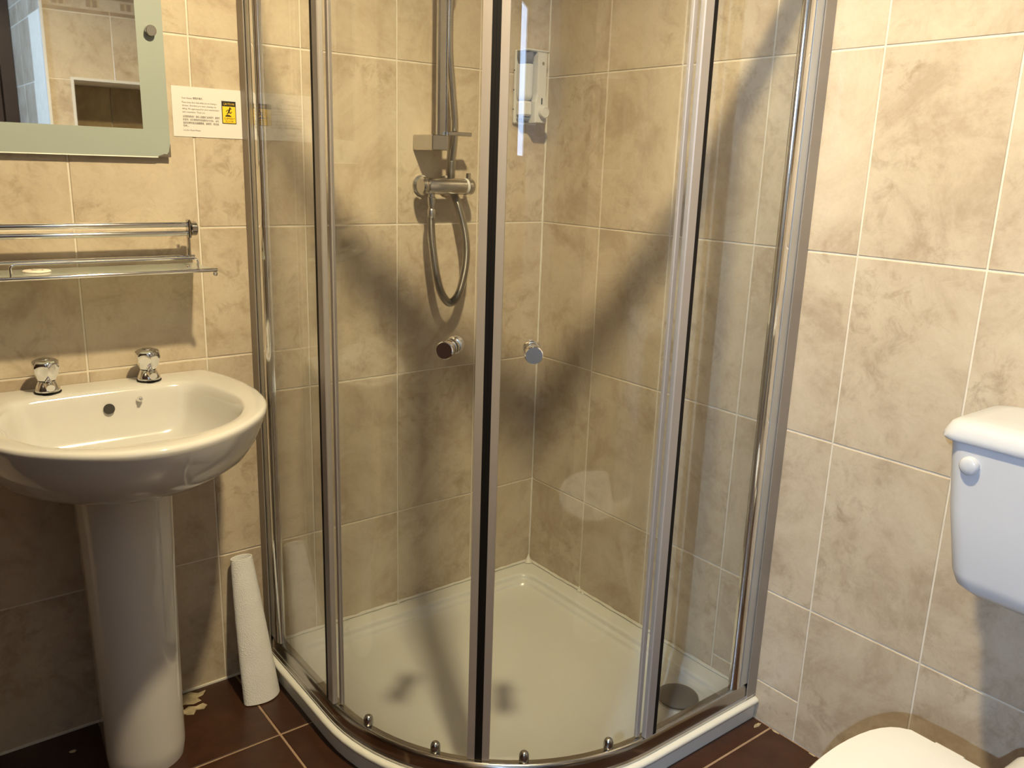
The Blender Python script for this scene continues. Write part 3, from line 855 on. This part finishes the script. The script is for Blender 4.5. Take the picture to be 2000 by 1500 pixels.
so = thing('wrapped_soap', (-1.316, -0.060, 1.0522), 'small round wrapped guest soap lying on glass shelf', 'soap')
MB().lathe([(0.0225, 0.0), (0.0245, 0.0008), (0.0245, 0.0025), (0.023, 0.0035), (0.001, 0.0038)], (-1.316, -0.060, 1.0522), (0, 0, 1), 30).build('soap_disc', 'soap', so, True)
sp = MB()
for k in range(7):
    a0, a1 = radians(-60 + 30*k), radians(-60 + 30*(k+1))
    q = [(-1.313 + r*cos(a), -0.063 + r*sin(a), 1.0562) for r, a in ((0.0065, a0), (0.0085, a0), (0.0085, a1), (0.0065, a1))]
    sp.add(q, [(0, 1, 2, 3)])
sp.add([(-1.322, -0.056, 1.0562), (-1.319, -0.058, 1.0562), (-1.323, -0.046, 1.0562), (-1.326, -0.048, 1.0562)], [(0, 1, 2, 3)])
sp.add([(-1.325, -0.064, 1.0562), (-1.316, -0.063, 1.0562), (-1.316, -0.059, 1.0562), (-1.325, -0.060, 1.0562)], [(0, 1, 2, 3)])
sp.build('printed_mark', 'soap_print', so)

# ------------------------------------------------------------------ washbasin
BX = -1.222
ba = thing('washbasin', (BX, -0.2, 0.0), 'white ceramic pedestal washbasin below the mirror', 'washbasin')
NB = 128
RIGHT_O = [(0.0, 0.0), (0.12, 0.0), (0.200, 0.0), (0.228, -0.0015), (0.2345, -0.010), (0.246, -0.050), (0.258, -0.11), (0.266, -0.18), (0.264, -0.245), (0.249, -0.325), (0.214, -0.398), (0.168, -0.450), (0.116, -0.490), (0.060, -0.516), (0.0, -0.526)]
RIGHT_I = [(0.0, -0.088), (0.09, -0.089), (0.150, -0.093), (0.172, -0.105), (0.190, -0.145), (0.203, -0.205), (0.208, -0.260), (0.204, -0.305), (0.190, -0.350), (0.160, -0.402), (0.118, -0.438), (0.070, -0.458), (0.030, -0.465), (0.0, -0.466)]
def outline(right):
    full = [(x, y, 0) for x, y in right] + [(-x, y, 0) for x, y in right[-2:0:-1]]
    P = [Vector(p) for p in full]; n = len(P); dense = []
    for i in range(n):
        a, b, c, d = P[i-1], P[i], P[(i+1) % n], P[(i+2) % n]
        for k in range(12):
            t = k/12
            dense.append(0.5*((2*b) + (c-a)*t + (2*a-5*b+4*c-d)*t*t + (3*b-a-3*c+d)*t**3))
    # resample by angle around the bowl centre so that rings match
    cx, cy = 0.0, -0.255
    out = []
    for j in range(NB):
        th = 2*pi*j/NB + 0.001
        best = None
        for i, p in enumerate(dense):
            q = dense[(i+1) % len(dense)]
            a1 = math.atan2(p.y-cy, p.x-cx); a2 = math.atan2(q.y-cy, q.x-cx)
            d1 = (a1 - th + pi) % (2*pi) - pi; d2 = (a2 - th + pi) % (2*pi) - pi
            if d1 <= 0 < d2 or d2 <= 0 < d1:
                if abs(d1) < 1 and abs(d2) < 1:
                    tt = d1/(d1-d2) if d1 != d2 else 0
                    best = p.lerp(q, tt); break
        out.append(best)
    return out
OO, II = outline(RIGHT_O), outline(RIGHT_I)
CB = Vector((0.0, -0.255, 0))
def ring_o(s, z, c=CB, back=None):
    out = []
    for p in OO:
        q = c + (p - c)*s
        y = q.y
        if back is not None: y = min(y, back)
        out.append((BX + q.x, min(y, -0.0012), z))
    return out
def ring_i(s, z, c=Vector((0, -0.25, 0))):
    return [(BX + (c + (p-c)*s).x, (c + (p-c)*s).y, z) for p in II]
def ring_m(t, z):
    return [(BX + o.x*(1-t) + i.x*t, min(o.y*(1-t) + i.y*t, -0.0012), z) for o, i in zip(OO, II)]
UC = Vector((0, -0.11, 0))
rings = [ring_o(0.28, 0.650, UC, -0.01), ring_o(0.44, 0.655, UC, -0.01), ring_o(0.62, 0.667, UC, -0.006), ring_o(0.75, 0.684, UC, -0.003), ring_o(0.86, 0.711, Vector((0, -0.14, 0))), ring_o(0.925, 0.745, Vector((0, -0.19, 0))), ring_o(0.966, 0.775), ring_o(0.990, 0.794),
         ring_o(1.0, 0.801), ring_o(0.997, 0.8065), ring_o(0.984, 0.8095), ring_m(0.18, 0.8105), ring_m(0.55, 0.8100), ring_m(0.86, 0.8090), ring_m(0.96, 0.8070), ring_m(1.0, 0.8035),
         ring_i(0.975, 0.796), ring_i(0.955, 0.784), ring_i(0.92, 0.755), ring_i(0.86, 0.722), ring_i(0.74, 0.697), ring_i(0.55, 0.682), ring_i(0.32, 0.674), ring_i(0.10, 0.671)]
MB().loft(rings).build('basin_bowl', 'ceramic', ba, True, 60)
# pedestal, D shaped, slightly narrower at the foot
def dsec(z, hw, y0, y1):
    out = [(BX-hw*0.62, y0, z), (BX-hw*0.86, y0-0.045, z)]
    for k in range(25):
        a = pi + pi*k/24
        out.append((BX + hw*cos(a), (y1 + hw*0.95) + hw*0.95*sin(a) , z))
    out += [(BX+hw*0.86, y0-0.045, z), (BX+hw*0.62, y0, z)]
    return out
MB().loft([dsec(0.0, 0.077, -0.03, -0.255), dsec(0.03, 0.080, -0.03, -0.262), dsec(0.045, 0.080, -0.03, -0.262), dsec(0.12, 0.0800, -0.03, -0.262), dsec(0.40, 0.085, -0.03, -0.266), dsec(0.60, 0.090, -0.03, -0.272), dsec(0.652, 0.091, -0.03, -0.274)]).build('pedestal', 'ceramic', ba, True, 50)
# overflow, chain stay, waste
ov = Vector((BX+0.004, -0.1015, 0.772)); od = Vector((0, -0.93, 0.30)).normalized()
MB().lathe([(0.0106, -0.006), (0.0106, 0.0012)], ov, od, 24).build('overflow_hole', 'dark', ba, True)
cs2 = ov + Vector((0.060, 0.0, 0.012))
MB().lathe([(0.0060, -0.003), (0.0062, 0.002), (0.0040, 0.005), (0.0035, 0.010), (0.0015, 0.011)], cs2, od, 16).build('chain_stay', 'chrome', ba, True)
MB().lathe([(0.030, 0.0), (0.031, 0.002), (0.024, 0.0035), (0.018, 0.002)], (BX, -0.25, 0.6725), (0, 0, 1), 28).build('waste', 'chrome', ba, True)

# taps
def tap(x, y, z, label, ang):
    t = thing('pillar_tap', (x, y, z), label, 'tap', 'chrome pillar taps on the basin')
    MB().lathe([(0.0245, 0.0), (0.0250, 0.0015), (0.0225, 0.003), (0.0215, 0.004)], (x, y, z), (0, 0, 1), 28).build('base_washer', 'seal', t, True)
    MB().lathe([(0.0230, 0.003), (0.0230, 0.008), (0.0200, 0.015), (0.0170, 0.021), (0.0150, 0.0235)], (x, y, z), (0, 0, 1), 28).build('tap_body', 'chrome', t, True)
    d = Vector((cos(ang), sin(ang), 0))
    o = Vector((x, y, z))
    MB().tube([o + d*0.004 + Vector((0, 0, 0.0165)), o + d*0.020 + Vector((0, 0, 0.0185)), o + d*0.030 + Vector((0, 0, 0.018)), o + d*0.036 + Vector((0, 0, 0.0155))],
              [0.0100, 0.0096, 0.0092, 0.0080], 16).build('spout', 'chrome', t, True, 60)
    MB().lathe([(0.0150, 0.0232), (0.0150, 0.0265)], (x, y, z), (0, 0, 1), 24).build('collar', 'seal', t, True)
    # handle: six-sided head, round at neck and crown
    rings = []
    for h, r, f in ((0.0262, 0.0175, 0.00), (0.029, 0.0188, 0.05), (0.034, 0.0212, 0.35), (0.040, 0.0235, 0.7), (0.047, 0.0252, 0.85), (0.0535, 0.0258, 0.6), (0.0585, 0.0254, 0.25), (0.0625, 0.0240, 0.05), (0.0655, 0.0212, 0.0), (0.0674, 0.0165, 0.0), (0.0682, 0.008, 0.0)):
        ring = []
        for j in range(48):
            a = 2*pi*j/48
            m = (a - ang) % (pi/3) - pi/6
            hexr = cos(pi/6)/cos(m)
            k = r*((1-f) + f*hexr)
            ring.append((x + k*cos(a), y + k*sin(a), z + h))
        rings.append(ring)
    hnd = MB().loft(rings).build('tap_handle', 'chrome', t, True, 26)
    MB().lathe([(0.0100, 0.0680), (0.0098, 0.0692), (0.002, 0.0695)], (x, y, z), (0, 0, 1), 20).build('index_disc', 'satin', hnd, True)
    return t
tap(-1.124, -0.052, 0.8105, 'chrome basin tap with faceted handle, the one nearer the shower', radians(-90))
tap(-1.318, -0.052, 0.8105, 'chrome basin tap with faceted handle, farther from the shower', radians(-90))

# ------------------------------------------------------------------ paper towel roll
ro = thing('paper_towel_roll', (-0.935, -0.11, 0.0), 'white embossed paper towel roll leaning between basin pedestal and shower', 'paper towel')
def towel_ring(c, ax, ay, rot, tip, z, tilt=(0, 0)):
    out = []
    for j in range(36):
        a = 2*pi*j/36
        x, y = ax*cos(a), ay*sin(a)
        k = max(0.0, cos(a + pi))**6 * tip      # pull one side into a crease
        x -= k
        X = x*cos(rot) - y*sin(rot); Y = x*sin(rot) + y*cos(rot)
        out.append((c[0]+X, c[1]+Y, z + tilt[0]*X + tilt[1]*Y))
    return out
rot = radians(22)
rings = []
for k in range(13):
    t_ = k/12
    cx = -0.9330*(1-t_) + -0.9365*t_
    cy = -0.118*(1-t_) + -0.026*t_
    ax = 0.044*(1-t_)**0.9 + 0.0265*(1-(1-t_)**0.9)
    ay = 0.036*(1-t_) + 0.016*t_
    rings.append(towel_ring((cx, cy), ax, ay, rot*(1-t_), 0.012*(1-t_), 0.003 + 0.330*t_))
MB().loft(rings, cap1=False).build('towel_sheets', 'towel', ro, True, 60)
top_in = []
for k in range(5):
    t_ = 1 - 0.12*k/4
    cx = -0.9330*(1-t_) + -0.9365*t_; cy = -0.118*(1-t_) + -0.026*t_
    top_in.append(towel_ring((cx, cy), 0.0235, 0.0125, rot*(1-t_), 0, 0.003 + 0.330*t_))
mb = MB().loft(top_in, cap0=False, cap1=True)
mb.loft([rings[-1], top_in[0]], False, False)
mb.build('rolled_end', 'towel', ro, True, 60)

# ------------------------------------------------------------------ toilet
TY = -1.515
to = thing('toilet', (-0.35, TY, 0.0), 'white toilet with low wall cistern and closed lid against right wall', 'toilet')
def rrect(x0, x1, y0, y1, r, z, n=6):
    out = []
    for cx, cy, a0 in ((x1-r, y1-r, 0), (x0+r, y1-r, 90), (x0+r, y0+r, 180), (x1-r, y0+r, 270)):
        for k in range(n+1):
            a = radians(a0 + 90*k/n)
            out.append((cx + r*cos(a), cy + r*sin(a), z))
    return out
HWT = 0.213
MB().loft([rrect(-0.150, -0.004, TY-0.140, TY+0.140, 0.03, 0.602), rrect(-0.178, -0.003, TY-0.158, TY+0.158, 0.04, 0.606), rrect(-0.190, -0.002, TY-0.174, TY+0.174, 0.04, 0.618), rrect(-0.194, -0.002, TY-0.180, TY+0.180, 0.035, 0.640),
           rrect(-0.197, -0.002, TY-0.198, TY+0.198, 0.03, 0.75), rrect(-0.199, -0.002, TY-HWT+0.003, TY+HWT-0.003, 0.026, 0.866)]).build('cistern_tank', 'cistern', to, True, 45)
cl_ = MB().loft([rrect(-0.205, -0.002, TY-HWT-0.006, TY+HWT+0.009, 0.03, 0.8665), rrect(-0.207, -0.002, TY-HWT-0.008, TY+HWT+0.011, 0.03, 0.870), rrect(-0.2065, -0.002, TY-HWT-0.008, TY+HWT+0.010, 0.032, 0.878), rrect(-0.199, -0.003, TY-HWT-0.002, TY+HWT+0.004, 0.034, 0.893), rrect(-0.193, -0.004, TY-HWT+0.005, TY+HWT-0.003, 0.036, 0.8975),
                 rrect(-0.165, -0.012, TY-HWT+0.03, TY+HWT-0.03, 0.03, 0.9005), rrect(-0.10, -0.06, TY-0.06, TY+0.06, 0.015, 0.901)]).build('cistern_lid', 'cistern', to, True, 50)
MB().lathe([(0.0155, 0.0), (0.0155, 0.004), (0.0150, 0.007), (0.0115, 0.010), (0.004, 0.011)], (-0.1982, -1.3485, 0.831), (-1, 0, 0), 28).build('flush_button', 'cistern', to, True)
MB().tube(spline([(-0.10, TY, 0.603), (-0.10, TY, 0.55), (-0.095, TY, 0.45), (-0.10, TY, 0.385), (-0.135, TY, 0.345), (-0.20, TY, 0.335)], 6), 0.022, 16).build('flush_pipe', 'cistern', to, True, 60)
# pan: oval bowl with a narrow neck towards the wall
def pan(xf, xb, hw, z, neck=0.0, n=48):
    out = []
    cx = (xf+xb)/2; a_ = (xb-xf)/2
    for j in range(n):
        a = 2*pi*j/n
        x = cx + a_*cos(a); y = hw*sin(a)
        out.append((x, TY + y, z))
    return out
MB().loft([pan(-0.60, -0.24, 0.100, 0.0), pan(-0.60, -0.24, 0.100, 0.02), pan(-0.58, -0.25, 0.086, 0.06), pan(-0.60, -0.25, 0.086, 0.15), pan(-0.67, -0.26, 0.115, 0.25), pan(-0.735, -0.285, 0.152, 0.33), pan(-0.748, -0.300, 0.164, 0.366), pan(-0.744, -0.302, 0.162, 0.373)]).build('pan', 'ceramic', to, True, 50)
MB().tube([(-0.36, TY, 0.300), (-0.28, TY, 0.315), (-0.20, TY, 0.330), (-0.165, TY, 0.335)], [0.070, 0.052, 0.036, 0.032], 20).build('pan_horn', 'ceramic', to, True, 60)
# seat and lid share a D outline: straight at the hinge, round at the front
def lid_out(xh, xf, hw, z):
    out = []
    xm = -0.475
    for k in range(49):
        a = radians(90 + 180*k/48)
        out.append((xm + (xm-xf)*cos(a), TY + hw*sin(a), z))
    side = [(-0.455, 0.999), (-0.430, 0.990), (-0.405, 0.973), (-0.380, 0.945), (-0.360, 0.908), (-0.344, 0.862), (-0.333, 0.810), (xh-0.004, 0.760), (xh, 0.735)]
    out += [(min(x, xh), TY-hw*k, z) for x, k in side] + [(xh, TY-0.02, z), (xh, TY+0.02, z)] + [(min(x, xh), TY+hw*k, z) for x, k in side[::-1]]
    return out
MB().loft([lid_out(-0.325, -0.765, 0.181, 0.374), lid_out(-0.323, -0.768, 0.184, 0.378), lid_out(-0.323, -0.768, 0.184, 0.388), lid_out(-0.325, -0.765, 0.181, 0.391)]).build('seat', 'plastic', to, True, 40)
ld2 = MB().loft([lid_out(-0.323, -0.768, 0.184, 0.392), lid_out(-0.320, -0.772, 0.188, 0.396), lid_out(-0.320, -0.772, 0.188, 0.402), lid_out(-0.323, -0.767, 0.184, 0.4075), lid_out(-0.341, -0.74, 0.165, 0.4095), lid_out(-0.36, -0.66, 0.11, 0.410)]).build('lid', 'plastic', to, True, 40)
for yy in (TY+0.075, TY-0.075):
    MB().lathe([(0.006, -0.024), (0.0105, -0.022), (0.0105, 0.022), (0.006, 0.024)], (-0.3185, yy, 0.3945), (0, 1, 0), 16).build('hinge', 'plastic', ld2, True)

# ------------------------------------------------------------------ loose plaster on the floor
M['crumb'] = simple('dry_plaster', (0.36, 0.29, 0.18), 0.9, var=0.3, scale=60)
def crumb(x, y, rx, ry, h, label, n=15, mat='crumb'):
    m = MB()
    ring = []
    for j in range(n):
        k = random.uniform(0.72, 1.15); a = 2*pi*j/n
        ring.append((x + rx*k*cos(a), y + ry*k*sin(a)))
    m.loft([[(a, b, 0.0004) for a, b in ring], [(x+(a-x)*0.9, y+(b-y)*0.9, h*0.6*random.uniform(0.7, 1.2)) for a, b in ring], [(x+(a-x)*0.45, y+(b-y)*0.45, h*random.uniform(0.7, 1.1)) for a, b in ring]])
    o = m.build('plaster_crumb', mat)
    return tag(o, label, 'debris', 'plaster crumbs on the floor')
def flake(pts, h, label):
    cx = sum(p[0] for p in pts)/len(pts); cy = sum(p[1] for p in pts)/len(pts)
    m = MB().loft([[(x, y, 0.0004) for x, y in pts], [(cx+(x-cx)*0.9, cy+(y-cy)*0.9, h*random.uniform(0.4, 0.9)) for x, y in pts], [(cx+(x-cx)*0.5, cy+(y-cy)*0.5, h*random.uniform(0.7, 1.2)) for x, y in pts]])
    return tag(m.build('plaster_crumb', 'crumb'), label, 'debris', 'plaster crumbs on the floor')
flake([(-1.135, -0.006), (-1.075, -0.007), (-1.058, -0.022), (-1.040, -0.020), (-1.052, -0.036), (-1.066, -0.040), (-1.062, -0.056), (-1.082, -0.060), (-1.100, -0.050), (-1.128, -0.056)], 0.0025, 'largest flat flake of old plaster on floor beside basin pedestal, touching the wall')
flake([(-1.118, -0.074), (-1.096, -0.064), (-1.080, -0.072), (-1.062, -0.068), (-1.056, -0.080), (-1.068, -0.092), (-1.084, -0.086), (-1.094, -0.100), (-1.108, -0.092)], 0.0035, 'pale plaster flake on floor beside basin pedestal, farther from the wall')
crumb(-1.350, -0.078, 0.008, 0.005, 0.003, 'tiny white plaster chip on floor left of the pedestal')
crumb(-0.022, -0.905, 0.014, 0.005, 0.003, 'ragged plaster crumb on floor in the corner by the shower tray')
crumb(-0.006, -0.945, 0.003, 0.012, 0.002, 'small plaster crumb along right wall between shower tray and toilet')
crumb(-0.006, -1.045, 0.003, 0.009, 0.002, 'plaster crumb along right wall nearest the toilet')
